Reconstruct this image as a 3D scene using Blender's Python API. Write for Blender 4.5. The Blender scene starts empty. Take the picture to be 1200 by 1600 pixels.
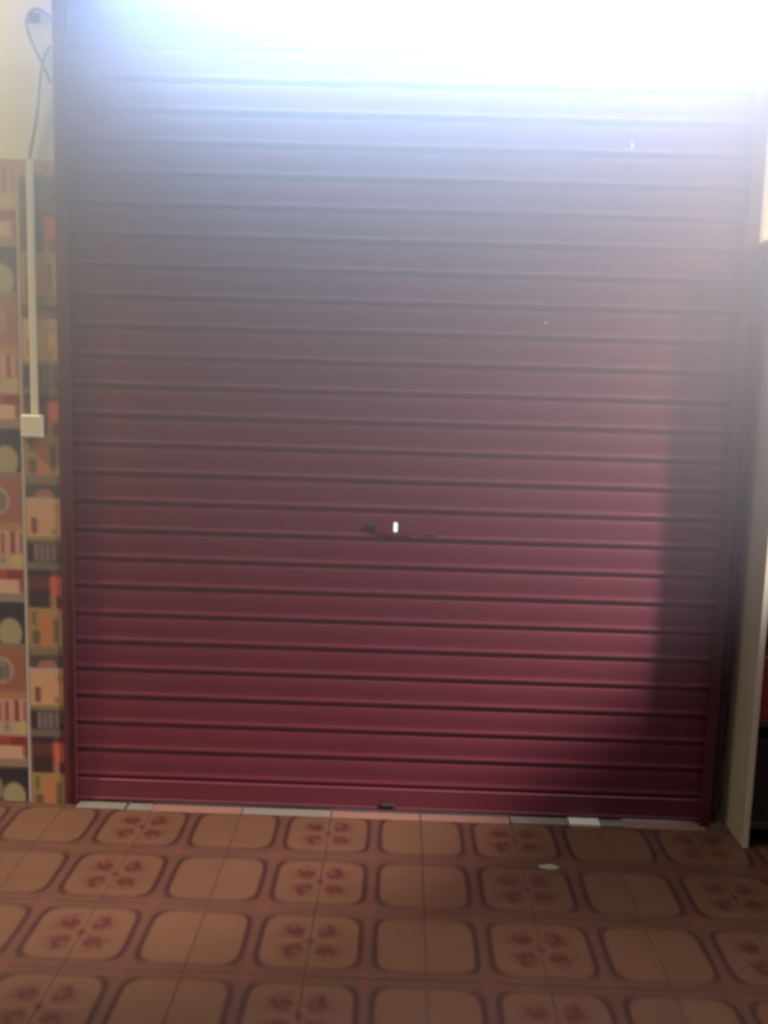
import bpy, bmesh, math, random
from mathutils import Matrix, Vector
S = bpy.context.scene
C = S.collection
rnd = random.Random(7)

# ------------------------------------------------------------------ camera
f_px, pitch, roll, yaw = 1513.87, 0.13808, 0.02911, -0.01507
CAM = Vector((-0.0242, -3.1195, 1.4599))
F = Vector((math.sin(yaw)*math.cos(pitch), math.cos(yaw)*math.cos(pitch), -math.sin(pitch)))
R = Vector((math.cos(yaw), -math.sin(yaw), 0)); U = R.cross(F)
R2 = R*math.cos(roll) + U*math.sin(roll); U2 = U*math.cos(roll) - R*math.sin(roll)
cd = bpy.data.cameras.new('camera'); cam = bpy.data.objects.new('camera', cd); C.objects.link(cam)
cam.matrix_world = Matrix(((R2.x, U2.x, -F.x, CAM.x), (R2.y, U2.y, -F.y, CAM.y), (R2.z, U2.z, -F.z, CAM.z), (0, 0, 0, 1)))
cd.sensor_fit = 'VERTICAL'; cd.sensor_height = 36; cd.lens = 36*f_px/1600
cd.clip_start = .02; cd.clip_end = 200
cd.dof.use_dof = True; cd.dof.focus_distance = 60; cd.dof.aperture_fstop = 3.5    # the phone missed focus
S.camera = cam

# ------------------------------------------------------------------ world, lamps, exposure
w = bpy.data.worlds.new('world'); S.world = w; w.use_nodes = True
bg = w.node_tree.nodes['Background']; bg.inputs[0].default_value = (.86, .93, 1, 1); bg.inputs[1].default_value = 2.5
S.view_settings.view_transform = 'Standard'; S.view_settings.look = 'None'
S.view_settings.exposure = 0; S.view_settings.gamma = 1; S.view_settings.use_curve_mapping = False
S.cycles.max_bounces = 6; S.cycles.volume_bounces = 0
S.cycles.sample_clamp_indirect = 4
TUBE_STRENGTH = 440.0; TUBE_COLOR = (.37, .57, 1.0)
def point(name, loc, power, col, r):
    l = bpy.data.lights.new(name, 'POINT'); l.energy = power; l.color = col; l.shadow_soft_size = r
    o = bpy.data.objects.new(name, l); C.objects.link(o); o.location = loc; return o
LAMP = (2.79, -1.2, 2.80)
sl = point('side_spotlight', LAMP, 1350, (1, .85, .84), .09)
sl.data.type = 'SPOT'; sl.data.spot_size = math.radians(67); sl.data.spot_blend = .33
sl.rotation_euler = (Vector((.30, 0, 2.08))-Vector(LAMP)).to_track_quat('-Z', 'Y').to_euler()
ll = point('left_fill', (-2.4, -.55, 2.85), 300, (1, .84, .60), .07)  # unseen fill, added to brighten the left wall
ll.data.type = 'SPOT'; ll.data.spot_size = math.radians(76); ll.data.spot_blend = .6
ll.rotation_euler = (Vector((-1.25, 0, 1.75))-Vector((-2.4, -.55, 2.85))).to_track_quat('-Z', 'Y').to_euler()
point('rear_fill', (-.5, -2.6, 2.80), 4.5, (1, .74, .50), .10)  # weak unseen fill added behind the view
GLARE_DENSITY, GLARE_REACH, GLARE_G, GLARE_COLOR = 3.4, 1.05, .2, (.80, .82, 1)  # settings of the added lens-glare volume

# ------------------------------------------------------------------ materials
def nt(name):
    m = bpy.data.materials.new(name); m.use_nodes = True
    return m, m.node_tree, m.node_tree.nodes['Principled BSDF']
def mat(name, col, rough=.6, noise=.12, scale=8, bump=0, metal=0, coat=0):
    m, t, b = nt(name); N, L = t.nodes, t.links
    b.inputs['Roughness'].default_value = rough; b.inputs['Metallic'].default_value = metal
    if coat: b.inputs['Coat Weight'].default_value = coat; b.inputs['Coat Roughness'].default_value = .3
    tc = N.new('ShaderNodeTexCoord'); n = N.new('ShaderNodeTexNoise'); n.inputs['Scale'].default_value = scale; n.inputs['Detail'].default_value = 4
    L.new(tc.outputs['Object'], n.inputs['Vector'])
    mx = N.new('ShaderNodeMix'); mx.data_type = 'RGBA'
    mx.inputs[6].default_value = [c*(1-noise) for c in col]+[1]; mx.inputs[7].default_value = [min(1, c*(1+noise)) for c in col]+[1]
    L.new(n.outputs['Fac'], mx.inputs[0]); L.new(mx.outputs[2], b.inputs['Base Color'])
    if bump:
        bp = N.new('ShaderNodeBump'); bp.inputs['Strength'].default_value = bump; bp.inputs['Distance'].default_value = .004
        L.new(n.outputs['Fac'], bp.inputs['Height']); L.new(bp.outputs['Normal'], b.inputs['Normal'])
    return m
class E:                                   # tiny maths-node expression helper
    def __init__(s, t, v): s.t, s.v = t, v
    def op(s, o, b=None, c=None):
        n = s.t.nodes.new('ShaderNodeMath'); n.operation = o
        for i, q in enumerate((s, b, c)):
            if q is None: continue
            if isinstance(q, E): s.t.links.new(q.v, n.inputs[i])
            else: n.inputs[i].default_value = q
        return E(s.t, n.outputs[0])
    def __add__(s, b): return s.op('ADD', b)
    def __sub__(s, b): return s.op('SUBTRACT', b)
    def __mul__(s, b): return s.op('MULTIPLY', b)
    def __truediv__(s, b): return s.op('DIVIDE', b)
    def abs(s): return s.op('ABSOLUTE')
    def pow(s, b): return s.op('POWER', b)
    def sm(s, a, b):                       # smooth ramp 0..1 from a to b
        n = s.t.nodes.new('ShaderNodeMapRange'); n.interpolation_type = 'SMOOTHSTEP'
        s.t.links.new(s.v, n.inputs[0]); n.inputs[1].default_value = a; n.inputs[2].default_value = b
        return E(s.t, n.outputs[0])
def mixc(t, fac, a, b):
    n = t.nodes.new('ShaderNodeMix'); n.data_type = 'RGBA'; t.links.new(fac.v, n.inputs[0])
    for i, q in ((6, a), (7, b)):
        if isinstance(q, tuple): n.inputs[i].default_value = (*q, 1)
        else: t.links.new(q, n.inputs[i])
    return n.outputs[2]
def floor_tile_material():
    m, t, b = nt('patterned terracotta tile'); N, L = t.nodes, t.links
    tc = N.new('ShaderNodeTexCoord'); sp = N.new('ShaderNodeSeparateXYZ'); L.new(tc.outputs['Object'], sp.inputs[0])
    x, y = E(t, sp.outputs[0]), E(t, sp.outputs[1])
    ns = N.new('ShaderNodeTexNoise'); ns.inputs['Scale'].default_value = 55; L.new(tc.outputs['Object'], ns.inputs['Vector']); no = E(t, ns.outputs['Fac'])
    oi = N.new('ShaderNodeObjectInfo'); rv = E(t, oi.outputs['Random'])
    xx = x.abs()
    a = (xx - .150).abs()/.1365; bb = y.abs()/.123
    r = (a.pow(6) + bb.pow(6)).pow(1/6)
    ring = r.sm(.875, .94)*(E(t, r.v).sm(1.06, .98))
    side = a.sm(.60, .95)*.74 + .26        # the flanks are printed darker than the top and bottom
    ring = ring*side
    inside = r.sm(1.0, .9)
    # flower half (x > 0)
    px = x - .150; th = N.new('ShaderNodeMath'); th.operation = 'ARCTAN2'; L.new(y.v, th.inputs[0]); L.new(px.v, th.inputs[1]); th = E(t, th.outputs[0])
    rad = (px*px + y*y).pow(.5)
    pet = ((th*4).op('COSINE')*(-.5) + .5)*rad.sm(.015, .045)*rad.sm(.110, .07)*1.3
    pet = (pet + rad.sm(.02, .008))*(no.sm(.35, .62)*.95 + .25)
    pet = pet*x.sm(.0, .004)*inside
    pet = pet.op('MINIMUM', 1.0)
    diamond = (xx/.022 + ((y.abs() - .150).abs())/.03).sm(1.1, .7)
    edge = y.abs().sm(.132, .138)
    base = mixc(t, inside, (.100, .043, .029), (.128, .060, .035))
    base = mixc(t, pet*.95, base, (.075, .016, .016))
    base = mixc(t, diamond*.6, base, (.15, .045, .038))
    base = mixc(t, ring*1.0, base, (.050, .017, .016))
    big = N.new('ShaderNodeTexNoise'); big.inputs['Scale'].default_value = 9; L.new(tc.outputs['Object'], big.inputs['Vector'])
    hs = N.new('ShaderNodeHueSaturation'); L.new(base, hs.inputs['Color'])
    L.new((E(t, big.outputs['Fac'])*.25 + .84 + rv*.06).v, hs.inputs['Value'])
    L.new(hs.outputs[0], b.inputs['Base Color']); b.inputs['Roughness'].default_value = .42
    return m
def print_material(name):
    m, t, b = nt(name); a = t.nodes.new('ShaderNodeVertexColor'); a.layer_name = 'print'
    t.links.new(a.outputs[0], b.inputs['Base Color']); b.inputs['Roughness'].default_value = .45
    return m
def emit(name, col, s):
    m, t, b = nt(name); b.inputs['Emission Color'].default_value = (*col, 1); b.inputs['Emission Strength'].default_value = s; b.inputs['Base Color'].default_value = (.8, .8, .8, 1)
    return m
M = dict(
    slat=mat('maroon shutter paint', (.160, .033, .056), .36, .10, 5),
    guide=mat('maroon guide paint', (.115, .026, .036), .5, .18, 14, .1),
    darkmetal=mat('dark grimy metal', (.03, .025, .03), .6),
    cream=mat('cream wall paint', (.88, .82, .64), .85, .05, 3, .1),
    ochre=mat('ochre brown wall paint', (.26, .19, .12), .85, .08, 3),
    white=mat('white plaster', (.78, .74, .70), .8, .08, 9, .2),
    mortar=mat('stained rough mortar', (.13, .07, .065), .9, .45, 28, .5),
    slab=mat('grey tile bed', (.22, .16, .125), .8, .2, 20),
    tile=floor_tile_material(),
    pale=mat('glazed strip in daylight colour', (.21, .18, .16), .35, .18, 30),  # daylight leaking under the shutter is put into this colour
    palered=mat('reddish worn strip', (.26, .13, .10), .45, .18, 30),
    bright=mat('scuffed white strip in daylight colour', (.80, .79, .72), .35, .12, 40),  # worn white paint, with the daylight leak coloured in
    wallgrout=mat('light grey seam', (.46, .42, .38), .7, .06, 20),
    printm=print_material('printed wall tile'),
    pvc=mat('white plastic', (.80, .76, .66), .45, .03),
    cable=mat('grey cable sheath', (.12, .10, .11), .5),
    beige=mat('beige melamine board', (.47, .40, .29), .55, .04, 6),
    edge=mat('pale edge banding', (.86, .83, .72), .4, .03),
    scrap=mat('pale scrap paper', (.26, .26, .19), .7),
    shelfdark=mat('dark board', (.05, .04, .035), .6),
    red=mat('dark red packet', (.30, .03, .03), .5), black=mat('black packet', (.02, .02, .022), .5), olive=mat('olive packet', (.09, .085, .06), .5),
    concrete=mat('outdoor concrete', (.55, .54, .50), .9, .1, 2),
    tube=emit('lit fluorescent tube', TUBE_COLOR, TUBE_STRENGTH),
)

# ------------------------------------------------------------------ helpers
def link(name, me, m=None, parent=None, loc=None):
    o = bpy.data.objects.new(name, me); C.objects.link(o)
    if m is not None and me is not None and not me.materials: me.materials.append(m)
    if parent: o.parent = parent
    if loc is not None: o.location = loc
    return o
def tag(o, label=None, cat=None, group=None, kind=None):
    for k, v in (('label', label), ('category', cat), ('group', group), ('kind', kind)):
        if v: o[k] = v
    return o
def empty(name, loc): return link(name, None, loc=loc)
def box_bm(bm, x0, x1, y0, y1, z0, z1, bev=0):
    vs = [bm.verts.new(p) for p in ((x0,y0,z0),(x1,y0,z0),(x1,y1,z0),(x0,y1,z0),(x0,y0,z1),(x1,y0,z1),(x1,y1,z1),(x0,y1,z1))]
    fs = [bm.faces.new([vs[i] for i in q]) for q in ((3,2,1,0),(4,5,6,7),(0,1,5,4),(1,2,6,5),(2,3,7,6),(3,0,4,7))]
    if bev:
        es = list({e for f in fs for e in f.edges})
        bmesh.ops.bevel(bm, geom=es, offset=bev, segments=1, affect='EDGES')
def to_me(bm, name='m', smooth=False):
    me = bpy.data.meshes.new(name); bm.normal_update(); bm.to_mesh(me); bm.free()
    if smooth:
        for p in me.polygons: p.use_smooth = True
    return me
def box(name, x0, x1, y0, y1, z0, z1, m, parent=None, bev=0):
    bm = bmesh.new(); o = (parent.location if parent else Vector((0, 0, 0)))
    box_bm(bm, x0-o.x, x1-o.x, y0-o.y, y1-o.y, z0-o.z, z1-o.z, bev)
    return link(name, to_me(bm, name), m, parent)
def tube_me(pts, r, seg=8, name='tube'):
    bm = bmesh.new(); rings = []
    for i, p in enumerate(pts):
        p = Vector(p); a = Vector(pts[max(0, i-1)]); b = Vector(pts[min(len(pts)-1, i+1)])
        d = (b-a).normalized(); s = d.cross(Vector((0, 1, 0.01))).normalized(); t = d.cross(s)
        rings.append([bm.verts.new(p + (s*math.cos(k*2*math.pi/seg) + t*math.sin(k*2*math.pi/seg))*r) for k in range(seg)])
    for a, b in zip(rings, rings[1:]):
        for k in range(seg): bm.faces.new((a[k], a[(k+1) % seg], b[(k+1) % seg], b[k]))
    bm.faces.new(rings[0][::-1]); bm.faces.new(rings[-1])
    return to_me(bm, name, True)
def spline(pts, n=8):
    P = [Vector(p) for p in pts]; P = [P[0]*2-P[1]] + P + [P[-1]*2-P[-2]]; out = []
    for i in range(1, len(P)-2):
        a, b, c, d = P[i-1:i+3]
        for k in range(n):
            t = k/n; out.append(.5*((2*b) + (c-a)*t + (2*a-5*b+4*c-d)*t*t + (3*b-a-3*c+d)*t**3))
    out.append(P[-2]); return out

# ------------------------------------------------------------------ setting
XL, XR, YR, ZC = -2.6, 3.3, -6.0, 3.05     # room
OX0, OX1 = -1.10, 1.045                    # shutter opening
ZW = 2.095                                 # top of the printed tiles on the left
fl = box('floor', XL-.1, XR+.1, YR-.1, .5, -.12, -.0045, M['slab']); tag(fl, kind='structure')
ce = box('ceiling', XL-.1, XR+.1, YR-.1, .3, ZC, ZC+.1, M['cream']); tag(ce, kind='structure')
tag(box('wall_left', XL-.1, XL, YR-.1, .3, -.1, ZC, M['ochre']), kind='structure')
tag(box('wall_right', XR, XR+.1, YR-.1, .3, -.1, ZC, M['ochre']), kind='structure')
tag(box('wall_rear', XL, XR, YR-.1, YR, -.1, ZC, M['ochre']), kind='structure')
bm = bmesh.new()
box_bm(bm, XL, OX0-.022, -.018, .28, -.1, ZC)               # left of the shutter
box_bm(bm, OX1, XR, .09, .28, -.1, ZC)                       # right of the shutter, set back
box_bm(bm, OX0-.022, OX1, .09, .28, 2.70, ZC)                # lintel
wf = link('wall_front', to_me(bm, 'wall_front'), M['cream']); tag(wf, kind='structure')

# floor tiles: row boundaries at y=-.025-.3k, joints at x=.081+.3k
T = .300
bm = bmesh.new(); box_bm(bm, -T/2+.0012, T/2-.0012, -T/2+.0008, T/2-.0008, -.010, 0, .0012)
tme = to_me(bm, 'tile')
for r in range(0, 12):
    for c in range(-7, 9):
        x, y = .081 + T*(c+.5), -.0255 - T*(r+.5)
        if not (XL+.2 < x < XR-.3): continue
        o = link('tile', tme, M['tile'], fl, (x, y, rnd.uniform(-.0006, .0004)))
        o.rotation_euler = (rnd.uniform(-.001, .001), rnd.uniform(-.001, .001), math.pi if c % 2 else 0)
# cut row under the shutter: uneven reddish pieces, leaked daylight coloured into the pale ones
th = link('threshold', None, loc=(0, -.03, 0)); tag(th, kind='structure')
th.name = 'trim_1'
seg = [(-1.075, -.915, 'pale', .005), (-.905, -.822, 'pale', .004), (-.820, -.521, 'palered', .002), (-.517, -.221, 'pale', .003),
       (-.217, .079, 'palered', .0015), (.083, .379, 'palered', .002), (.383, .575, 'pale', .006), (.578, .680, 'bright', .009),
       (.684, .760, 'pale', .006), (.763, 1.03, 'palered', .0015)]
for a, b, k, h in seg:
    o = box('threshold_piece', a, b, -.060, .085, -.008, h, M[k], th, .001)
    if k == 'bright': o['label'] = 'scuffed white threshold piece, leaked daylight in its colour'
# outdoors
tag(box('pavement', -6, 6, .285, 14, -.15, -.02, M['concrete']), kind='structure')

# printed tiles on the left part of the front wall
def lin(c): return tuple(((v/255+.055)/1.055)**2.4 if v > 10 else v/255/12.92 for v in c)
def printed(name, wd, ht, x0p, y0p, wpx, hpx, base, items, nx, ny):
    """items in picture units: (x0,x1,y0,y1,colour,softness) painted in order"""
    bm = bmesh.new(); lay = bm.loops.layers.float_color.new('print')
    g = [[bm.verts.new((i/nx*wd, 0, -j/ny*ht)) for i in range(nx+1)] for j in range(ny+1)]
    def colour(i, j):
        X = x0p + i/nx*wpx; Y = y0p + j/ny*hpx; c = Vector(base)
        for it in items:
            a, b, e, f, col, s = it[:6]
            if len(it) > 6:      # ellipse
                d = math.hypot((X-(a+b)/2)/((b-a)/2), (Y-(e+f)/2)/((f-e)/2)); k = max(0, min(1, (1.1-d)/.2))
            else:
                k = max(0, min(1, min(X-a, b-X)/s+.5))*max(0, min(1, min(Y-e, f-Y)/s+.5))
            c = c.lerp(Vector(col), k)
        return c
    cache = {}
    for j in range(ny):
        for i in range(nx):
            f = bm.faces.new((g[j][i], g[j+1][i], g[j+1][i+1], g[j][i+1]))
            for l, (a, b) in zip(f.loops, ((i, j), (i, j+1), (i+1, j+1), (i+1, j))):
                if (a, b) not in cache: cache[(a, b)] = lin(colour(a, b).lerp(Vector((150, 132, 116)), .15))
                l[lay] = (*cache[(a, b)], 1)
    # thickness
    d = .004; q = [bm.verts.new(p) for p in ((0, d, 0), (wd, d, 0), (wd, d, -ht), (0, d, -ht))]
    cs = [g[0][0], g[0][nx], g[ny][nx], g[ny][0]]
    for k in range(4):
        f = bm.faces.new((cs[k], cs[(k+1) % 4], q[(k+1) % 4], q[k]))
        for l in f.loops: l[lay] = (.25, .22, .2, 1)
    me = to_me(bm, name); me.materials.append(M['printm']); return me
PER = .5705
narrow = [
 (45, 98, 755, 776, (78, 72, 72), 3), (58, 86, 762, 780, (165, 110, 100), 6, 1),
 (45, 98, 776, 842, (214, 168, 126), 3), (45, 98, 776, 786, (205, 172, 152), 4), (84, 96, 786, 796, (196, 140, 90), 5),
 (53, 61, 806, 830, (120, 78, 58), 4), (82, 88, 822, 832, (150, 120, 70), 4), (46, 98, 835, 842, (150, 135, 92), 3),
 (46, 98, 842, 888, (92, 82, 80), 2), (46, 55, 845, 874, (48, 42, 50), 3), (57, 61, 848, 872, (140, 128, 120), 2), (65, 69, 848, 872, (132, 122, 115), 2), (74, 78, 848, 872, (138, 125, 118), 2), (83, 87, 848, 870, (130, 118, 112), 2),
 (90, 98, 866, 874, (45, 40, 50), 3), (46, 98, 876, 886, (112, 108, 96), 4),
 (46, 98, 887, 946, (96, 50, 52), 3), (46, 80, 887, 897, (52, 36, 50), 3), (78, 97, 896, 928, (214, 104, 78), 6), (48, 78, 918, 944, (52, 38, 42), 5), (78, 87, 926, 950, (176, 120, 90), 4), (88, 97, 930, 944, (110, 50, 50), 4),
 (46, 98, 946, 1012, (170, 140, 88), 3), (62, 82, 956, 1008, (196, 128, 82), 5), (51, 57, 952, 974, (110, 100, 55), 4), (51, 62, 982, 1004, (98, 86, 60), 5), (82, 89, 962, 1000, (104, 90, 56), 4), (90, 94, 950, 1006, (196, 172, 128), 3),
 (46, 98, 1008, 1020, (128, 118, 100), 3)]
wide = [
 (-60, 41, 940, 1006, (42, 42, 52), 3), (2, 36, 964, 1012, (168, 160, 122), 6, 1), (-30, 3, 950, 1000, (150, 130, 110), 6, 1), (20, 40, 940, 962, (34, 40, 56), 5),
 (-60, 41, 1004, 1012, (134, 118, 98), 3), (-60, 41, 1012, 1092, (156, 98, 82), 4), (-14, 22, 1026, 1068, (190, 170, 155), 3, 1), (-11, 19, 1029, 1065, (140, 132, 118), 3, 1), (2, 8, 1040, 1062, (100, 96, 84), 3), (11, 15, 1036, 1062, (96, 92, 78), 3),
 (-60, 41, 1080, 1092, (178, 128, 90), 6),
 (-60, 41, 1092, 1128, (206, 154, 142), 4), (-2, 2, 1096, 1128, (134, 62, 56), 2), (9, 14, 1096, 1128, (134, 62, 56), 2), (22, 28, 1094, 1130, (130, 58, 52), 2), (35, 38, 1096, 1126, (140, 88, 76), 2), (-26, -20, 1096, 1128, (134, 62, 56), 2),
 (-60, 41, 1128, 1152, (190, 166, 140), 3), (8, 14, 1130, 1144, (140, 128, 120), 4), (24, 38, 1130, 1148, (206, 180, 120), 5),
 (-60, 41, 1152, 1168, (166, 68, 54), 2), (16, 40, 1154, 1166, (130, 44, 44), 3),
 (-60, 34, 1168, 1190, (216, 176, 150), 3), (34, 41, 1166, 1186, (140, 72, 52), 2), (-60, 41, 1190, 1202, (150, 132, 116), 4)]
YW = -.018
nme = printed('narrow print', .1205, PER-.003, 45, 755, 53, 265, (150, 120, 95), narrow, 16, 88)
wme = printed('wide print', .2500, PER-.003, -67, 940, 107, 262, (150, 120, 95), wide, 34, 88)
def wall_tiles(me, x, ztop_list, nm):
    for z in ztop_list:
        o = link('wall_tile', me, None, wf, (x, YW-.004, z))
# tiles cut where the wallpaper stops: full tiles stacked from the floor up, the top one trimmed by the cream coping
z_n = [1.0845 + PER*k for k in (1, 0, -1)]; z_w = [.690 + PER*k for k in (2, 1, 0)]
wall_tiles(nme, -1.2355, z_n, 'n'); wall_tiles(wme, -1.4965, z_w, 'w')
def cut(me, zt, zb, ht, name):     # part of a printed tile between two depths below its top
    bm = bmesh.new(); bm.from_mesh(me)
    for co, no in (((0, 0, -zt), (0, 0, 1)), ((0, 0, -zb), (0, 0, -1))):
        bmesh.ops.bisect_plane(bm, geom=bm.verts[:]+bm.edges[:]+bm.faces[:], plane_co=co, plane_no=no, clear_outer=True)
    me2 = to_me(bm, name); me2.materials.append(M['printm']); return me2
# top fragments (up to ZW) and bottom fragments (down to the floor)
def stack(me, x, tops):
    hi = max(tops)
    nxt = hi + PER
    if nxt - PER < ZW: link('wall_tile', cut(me, nxt-ZW, PER-.003, PER, 'c'), None, wf, (x, YW-.004, nxt))
    lo = min(tops) - PER
    if lo > 0.01: link('wall_tile', cut(me, 0, lo-.001, PER, 'c'), None, wf, (x, YW-.004, lo))
for o in [o for o in list(wf.children) if o.location.z > ZW+.001]:
    bpy.data.objects.remove(o)
stack(nme, -1.2355, [z for z in z_n if z <= ZW+.001]); stack(wme, -1.4965, [z for z in z_w if z <= ZW+.001])
for x0, x1 in ((-1.2455, -1.2365), (-1.5, -1.4975)):
    box('seam_strip', x0, x1, YW-.0045, YW, 0, ZW, M['wallgrout'], wf)
box('seam_strip', -1.1148, -1.1105, YW-.0045, YW, 0, ZW, M['wallgrout'], wf)

# ------------------------------------------------------------------ roller shutter
sh = empty('roller_shutter', (0, 0, 0))
tag(sh, 'closed maroon metal roller shutter of horizontal slats filling the doorway', 'shutter')
V0, P = .0825, .0940
PROF = [(-.004, .0064), (.004, .0042), (.010, .0004), (.0145, -.0018), (.018, -.0022), (.0275, .0012), (.038, .0016), (.058, .0010), (.074, .0015), (.086, .0032), (.0925, .006)]
def slat_me(holes=None):
    xs = [-1.087, -.9, -.6, -.3, 0, .3, .6, .9, 1.032] if not holes else [-1.087, -.6, -.2, holes[0], holes[1], .2, .6, 1.032]
    prof = PROF if not holes else PROF[:6] + [(holes[2], .0011), (holes[3], .0010), (.078, .0018)] + PROF[-2:]
    bm = bmesh.new(); g = [[bm.verts.new((x, y, z)) for x in xs] for z, y in prof]
    for j in range(len(prof)-1):
        for i in range(len(xs)-1):
            if holes and xs[i] == holes[0] and prof[j][0] == holes[2]: continue
            bm.faces.new((g[j][i], g[j][i+1], g[j+1][i+1], g[j+1][i]))
    bm.normal_update(); bmesh.ops.solidify(bm, geom=bm.faces[:], thickness=-.0012)
    return to_me(bm, 'slat')
KX0, KX1 = -.0385, -.0255
sme = slat_me(); kme = slat_me((KX0, KX1, .0335, .0665))
for k in range(0, 30):
    o = link('slat', kme if k == 9 else sme, M['slat'], sh, (0, rnd.uniform(-.0006, .0006), V0 + P*k))
    if k == 9: o['label'] = 'lock slat with a keyhole slot through it'
bb = box('bottom_bar', -1.087, 1.032, -.008, .014, .006, V0+.002, M['slat'], sh, .003)
box('bottom_lip', -1.087, 1.032, -.016, -.007, .010, .022, M['guide'], bb, .002)
box('lift_tab', -.055, -.005, -.022, -.009, .024, .036, M['darkmetal'], bb, .003)
# lock plate with its own slot and two lock bars
bm = bmesh.new(); zc = V0+P*9+.05
o_ = [(-.105, -.006), (-.095, -.018), (-.05, -.027), (.0, -.027), (.035, -.02), (.045, 0), (.035, .02), (0, .027), (-.05, .027), (-.095, .018), (-.105, .006)]
i_ = [(KX0, -.006), (KX0, -.0135), (KX0+.003, -.0165), (KX1-.003, -.0165), (KX1, -.0135), (KX1, 0), (KX1, .0135), (KX1-.003, .0165), (KX0+.003, .0165), (KX0, .0135), (KX0, .006)]
a = [bm.verts.new((x, -.0062, zc+z)) for x, z in o_]; b = [bm.verts.new((x, -.0062, zc+z)) for x, z in i_]
n = len(a)
for k in range(n): bm.faces.new((a[k], a[(k+1) % n], b[(k+1) % n], b[k]))
bm.normal_update(); bmesh.ops.solidify(bm, geom=bm.faces[:], thickness=-.0035)
lp = link('lock_plate', to_me(bm, 'lock_plate'), M['slat'], sh)
box('lock_bar', -.125, -.095, -.012, -.004, zc-.006, zc+.010, M['darkmetal'], sh, .002)
box('lock_bar', .060, .105, -.009, -.004, zc-.022, zc-.015, M['guide'], sh, .002)
def guide(name, xo, xi, s, bk=.03):
    """U channel: web on the outside (xo), flange towards the room reaching to xi"""
    bm = bmesh.new()
    lo, hi = min(xo, xi), max(xo, xi)
    box_bm(bm, lo, hi, -.027, -.024, 0, 2.80)
    box_bm(bm, *(sorted((xo, xo - s*.003))), -.0275, .03, 0, 2.80)
    box_bm(bm, lo, hi, .028, .031, 0, 2.80)
    box_bm(bm, *(sorted((xi, xi + s*.004))), -.034, -.0235, 0, 2.80)      # rolled inner lip
    return link(name, to_me(bm, name), M['guide'], sh)
guide('guide_rail', -1.1200, -1.0780, -1)
guide('guide_rail', 1.0500, 1.0160, 1)
box('roller_cover', -1.12, 1.05, -.17, -.012, 2.802, 2.94, M['slat'], sh, .004)
box('backing_plate', -1.12, 1.05, .04, .088, 2.66, 2.94, M['darkmetal'], sh)
# wind seal on the outside keeps daylight out of the side channels
box('side_seal', -1.13, -1.07, .012, .026, 0, 2.70, M['darkmetal'], sh)
box('side_seal', 1.015, 1.075, .012, .026, 0, 2.70, M['darkmetal'], sh)

# rough mortar strip between the right rail and the shelf side: broken edge over pale plaster
bm = bmesh.new(); z = 0.0; prev = None; rr = random.Random(3)
cols = []
while z < 1.93:
    xe = 1.095 + .006*rr.random() + (.008 if rr.random() < .35 else 0)
    cols.append((z, xe)); z += rr.uniform(.012, .05)
for zz, xe in cols:
    row = [bm.verts.new((1.049, .02, zz)), bm.verts.new((1.060, .008+.01*rr.random(), zz)), bm.verts.new((xe, .03+.015*rr.random(), zz)), bm.verts.new((xe+.003, .092, zz)), bm.verts.new((1.049, .092, zz))]
    if prev:
        for k in range(4): bm.faces.new((prev[k], prev[k+1], row[k+1], row[k]))
    else: bm.faces.new(row)
    prev = row
bm.faces.new(prev[::-1])
tag(link('rough_mortar', to_me(bm, 'rough_mortar'), M['mortar'], wf), 'rough broken mortar edge')
box('white_jamb', 1.049, 1.108, .060, .090, 1.93, 2.36, M['white'], wf, .002)

# ------------------------------------------------------------------ shelf unit at the right
su = empty('shelf_unit', (1.11, -.171, 0))
tag(su, 'tall beige shelf unit with pale front edges standing right of the shutter', 'shelf')
def side(x0):
    s = box('side_panel', x0, x0+.018, -.1695, .086, 0, 1.925, M['beige'], su)
    box('edge_band', x0, x0+.018, -.1712, -.1695, 0.0, 1.925, M['edge'], s)
    s.children[0].location = (0, 0, 0)
    return s
def side_fixed(x0):
    bm = bmesh.new(); o = su.location
    box_bm(bm, x0-o.x, x0+.018-o.x, .0015, .257, 0, 1.925)
    s = link('side_panel', to_me(bm, 'side_panel'), M['beige'], su)
    bm = bmesh.new(); box_bm(bm, x0-o.x-.0004, x0+.0184-o.x, -.0005, .0015, .0, 1.925, .0004)
    link('edge_band', to_me(bm, 'edge_band'), M['edge'], s)
side_fixed(1.110); side_fixed(1.95)
box('back_panel', 1.128, 1.95, .080, .086, .02, 1.925, M['shelfdark'], su)
box('top_board', 1.128, 1.95, -.165, .080, 1.905, 1.923, M['beige'], su)
for z in (.06, .40, .74, 1.08, 1.42, 1.70): box('shelf_board', 1.128, 1.95, -.160, .080, z, z+.018, M['shelfdark'], su)
names = [('dark red packet', 'red'), ('black packet', 'black'), ('olive packet', 'olive')]
LV = {.06: 'lowest', .40: 'second', .74: 'third', 1.08: 'fourth', 1.42: 'fifth'}
for z, ks in ((.06, (1, 0)), (.40, (0, 1)), (.74, (1, 0)), (1.08, (1, 2)), (1.42, (2, 1))):
    x = 1.131
    for j, k in enumerate(ks):
        wd = rnd.uniform(.045, .075); hh = rnd.uniform(.20, .28)
        o = empty('packet', (x+wd/2, -.08, z+.018))
        b_ = box('packet_body', x, x+wd, -.145, -.02, z+.018, z+.018+hh, M[names[k][1]], o, .003)
        box('packet_flap', x+.004, x+wd-.004, -.12, -.045, z+.018+hh, z+.018+hh+.012, M[names[k][1]], o, .003)
        tag(o, '%s, %s from the left on the %s shelf of the beige unit' % (names[k][0], ('first', 'second', 'third')[j], LV[z]), 'packet', 'packets on the beige shelf unit')
        x += wd + .006

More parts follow.
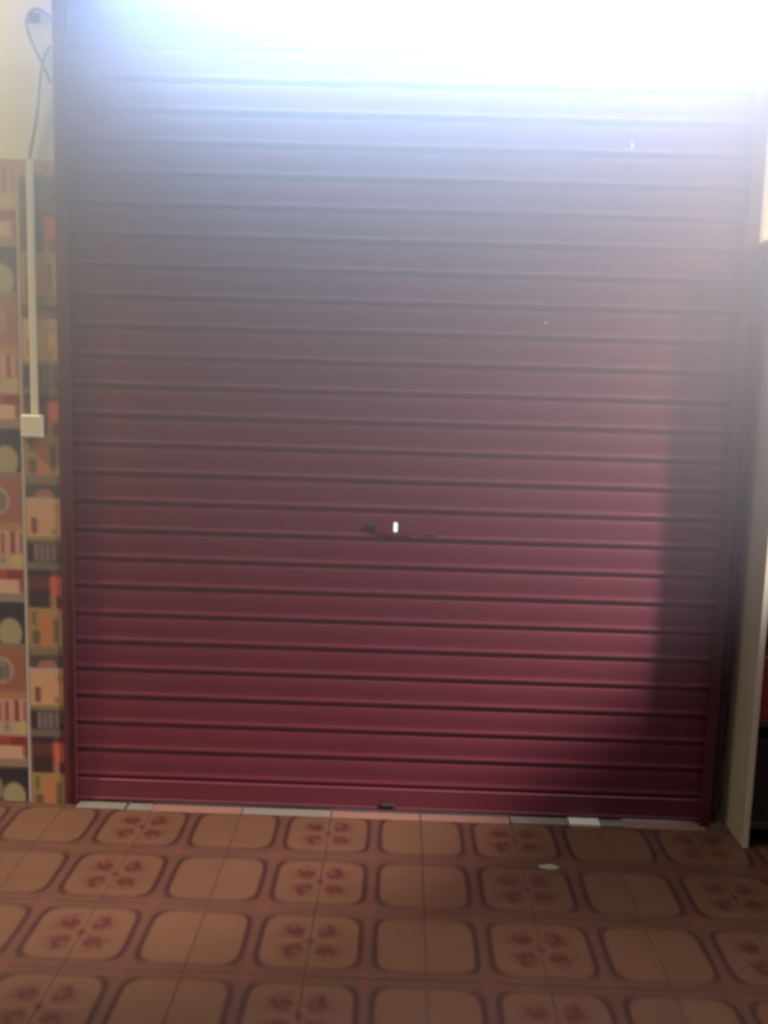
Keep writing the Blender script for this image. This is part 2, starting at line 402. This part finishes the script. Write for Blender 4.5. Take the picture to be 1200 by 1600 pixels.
# small pale scrap lying on the floor, small white specks on the shutter
bm = bmesh.new(); rp = random.Random(5)
pts = [(math.cos(a)*(.026+.006*rp.random()), math.sin(a)*(.014+.004*rp.random())) for a in [k*math.pi/5 for k in range(10)]]
vs_ = [bm.verts.new((x, y, .0012+.002*rp.random())) for x, y in pts]; c0 = bm.verts.new((0, 0, .004)); lo = [bm.verts.new((x, y, 0)) for x, y in pts]
for k in range(10): bm.faces.new((c0, vs_[k], vs_[(k+1) % 10])); bm.faces.new((lo[k], lo[(k+1) % 10], vs_[(k+1) % 10], vs_[k]))
sc_ = link('scrap', to_me(bm, 'scrap'), M['scrap'], None, (.466, -.345, .0006)); tag(sc_, 'small pale greenish scrap lying on the patterned floor tiles', 'scrap')
for x, z, h in ((.655, 2.175, .022), (.418, 1.641, .006), (.659, 1.417, .006)):
    box('white_speck', x, x+.008, -.0014, .001, z, z+h, M['white'], sh, .0005)

# ------------------------------------------------------------------ conduit, socket box and wires on the left
YP = YW-.004
cn = empty('wall_conduit', (-1.196, YP, 1.31)); tag(cn, 'white plastic conduit running down the printed wall tiles', 'conduit')
bm = bmesh.new(); box_bm(bm, -.0115, .0105, -.014, 0, .0, .785, .003); link('conduit_channel', to_me(bm, 'c'), M['pvc'], cn)
bm = bmesh.new(); box_bm(bm, -.0095, .0085, -.0165, -.0138, .002, .783, .001); link('conduit_lid', to_me(bm, 'c'), M['pvc'], cn)
sb = empty('junction_box', (-1.2025, YP, 1.235)); tag(sb, 'small white plastic box at the lower end of the conduit', 'electrical box')
bm = bmesh.new(); box_bm(bm, -.034, .034, -.026, 0, 0, .075, .004); link('box_body', to_me(bm, 'c'), M['pvc'], sb)
bm = bmesh.new(); box_bm(bm, -.030, .030, -.030, -.0255, .004, .071, .002); link('box_cover', to_me(bm, 'c'), M['pvc'], sb)
YC = YW-.012
wa = link('cable', tube_me(spline([(-1.125, YC, 2.512), (-1.158, YC-.012, 2.528), (-1.190, YC, 2.515), (-1.195, YC, 2.478), (-1.176, YC, 2.425), (-1.150, YC, 2.375), (-1.128, YC-.012, 2.335), (-1.118, YC-.02, 2.318)]), .0052), M['cable'])
tag(wa, 'grey cable looping from the shutter top beside the cream wall', 'cable')
wb = link('cable', tube_me(spline([(-1.120, YC-.01, 2.425), (-1.138, YC-.014, 2.390), (-1.150, YC-.014, 2.345), (-1.163, YC-.004, 2.260), (-1.178, YC-.002, 2.180), (-1.193, YC, 2.115), (-1.1965, YC+.004, 2.090)]), .0046), M['cable'])
tag(wb, 'thin grey cable running down the cream wall into the conduit', 'cable')
cb = link('cable_clamp', None, loc=(-1.175, YW, 2.50)); tag(cb, 'small dark cable clamp at the top of the cream wall', 'clamp')
bm = bmesh.new(); box_bm(bm, -.018, .022, -.016, 0, -.006, .022, .003); link('clamp_body', to_me(bm, 'c'), M['cable'], cb)
bm = bmesh.new(); box_bm(bm, -.004, .004, -.019, -.0155, .003, .011, .001); link('clamp_screw', to_me(bm, 'c'), M['darkmetal'], cb)

# ------------------------------------------------------------------ tube light over the shutter
tl = empty('tube_light', (.08, -.130, 2.720)); tag(tl, 'lit fluorescent tube fixed above the maroon shutter', 'light')
link('lamp_tube', tube_me([(-.95, 0, 0), (.95, 0, 0)], .016, 12), M['tube'], tl)
bm = bmesh.new(); box_bm(bm, -1.0, .99, .050, .054, -.122, .08); link('shade_plate', to_me(bm, 'c'), M['pvc'], tl)  # unseen plate added to shade the top slats from the tube
bm = bmesh.new(); box_bm(bm, -.99, .99, -.03, .060, .03, .08, .004); link('lamp_housing', to_me(bm, 'c'), M['pvc'], tl)
for s in (-1, 1):
    bm = bmesh.new(); box_bm(bm, s*.972-.025, s*.972+.025, -.022, .022, -.022, .031, .003); link('lamp_socket', to_me(bm, 'c'), M['pvc'], tl)
# ------------------------------------------------------------------ haze added to imitate lens glare
hm = bpy.data.materials.new('thin haze'); hm.use_nodes = True; t = hm.node_tree; t.nodes.remove(t.nodes['Principled BSDF'])
vs = t.nodes.new('ShaderNodeVolumeScatter'); vs.inputs['Color'].default_value = (*GLARE_COLOR, 1); vs.inputs['Density'].default_value = GLARE_DENSITY; vs.inputs['Anisotropy'].default_value = GLARE_G
# density shaped for a gentle glow falling away from the tube
tc = t.nodes.new('ShaderNodeTexCoord'); sp = t.nodes.new('ShaderNodeSeparateXYZ'); t.links.new(tc.outputs['Object'], sp.inputs[0])
ex = (E(t, sp.outputs[0]).abs() - 1.15).op('MAXIMUM', 0.0); ey, ez = E(t, sp.outputs[1]), E(t, sp.outputs[2])
dist = (ex*ex + ey*ey + ez*ez).pow(.5)
dens = ((dist/GLARE_REACH)*(dist/GLARE_REACH)*-1.0).op('EXPONENT')*(dist.sm(.10, .65)*.72 + .28)*GLARE_DENSITY
t.links.new(dens.v, vs.inputs['Density'])
t.links.new(vs.outputs[0], t.nodes['Material Output'].inputs['Volume'])
bm = bmesh.new(); box_bm(bm, -1.9, 1.9, -.45, .120, -2.6, .30)
hz = link('glare_veil', to_me(bm, 'glare_veil'), hm, None, tl.location)
tag(hz, 'thin haze added around the tube light to imitate lens glare', 'glare_veil', kind='stuff')
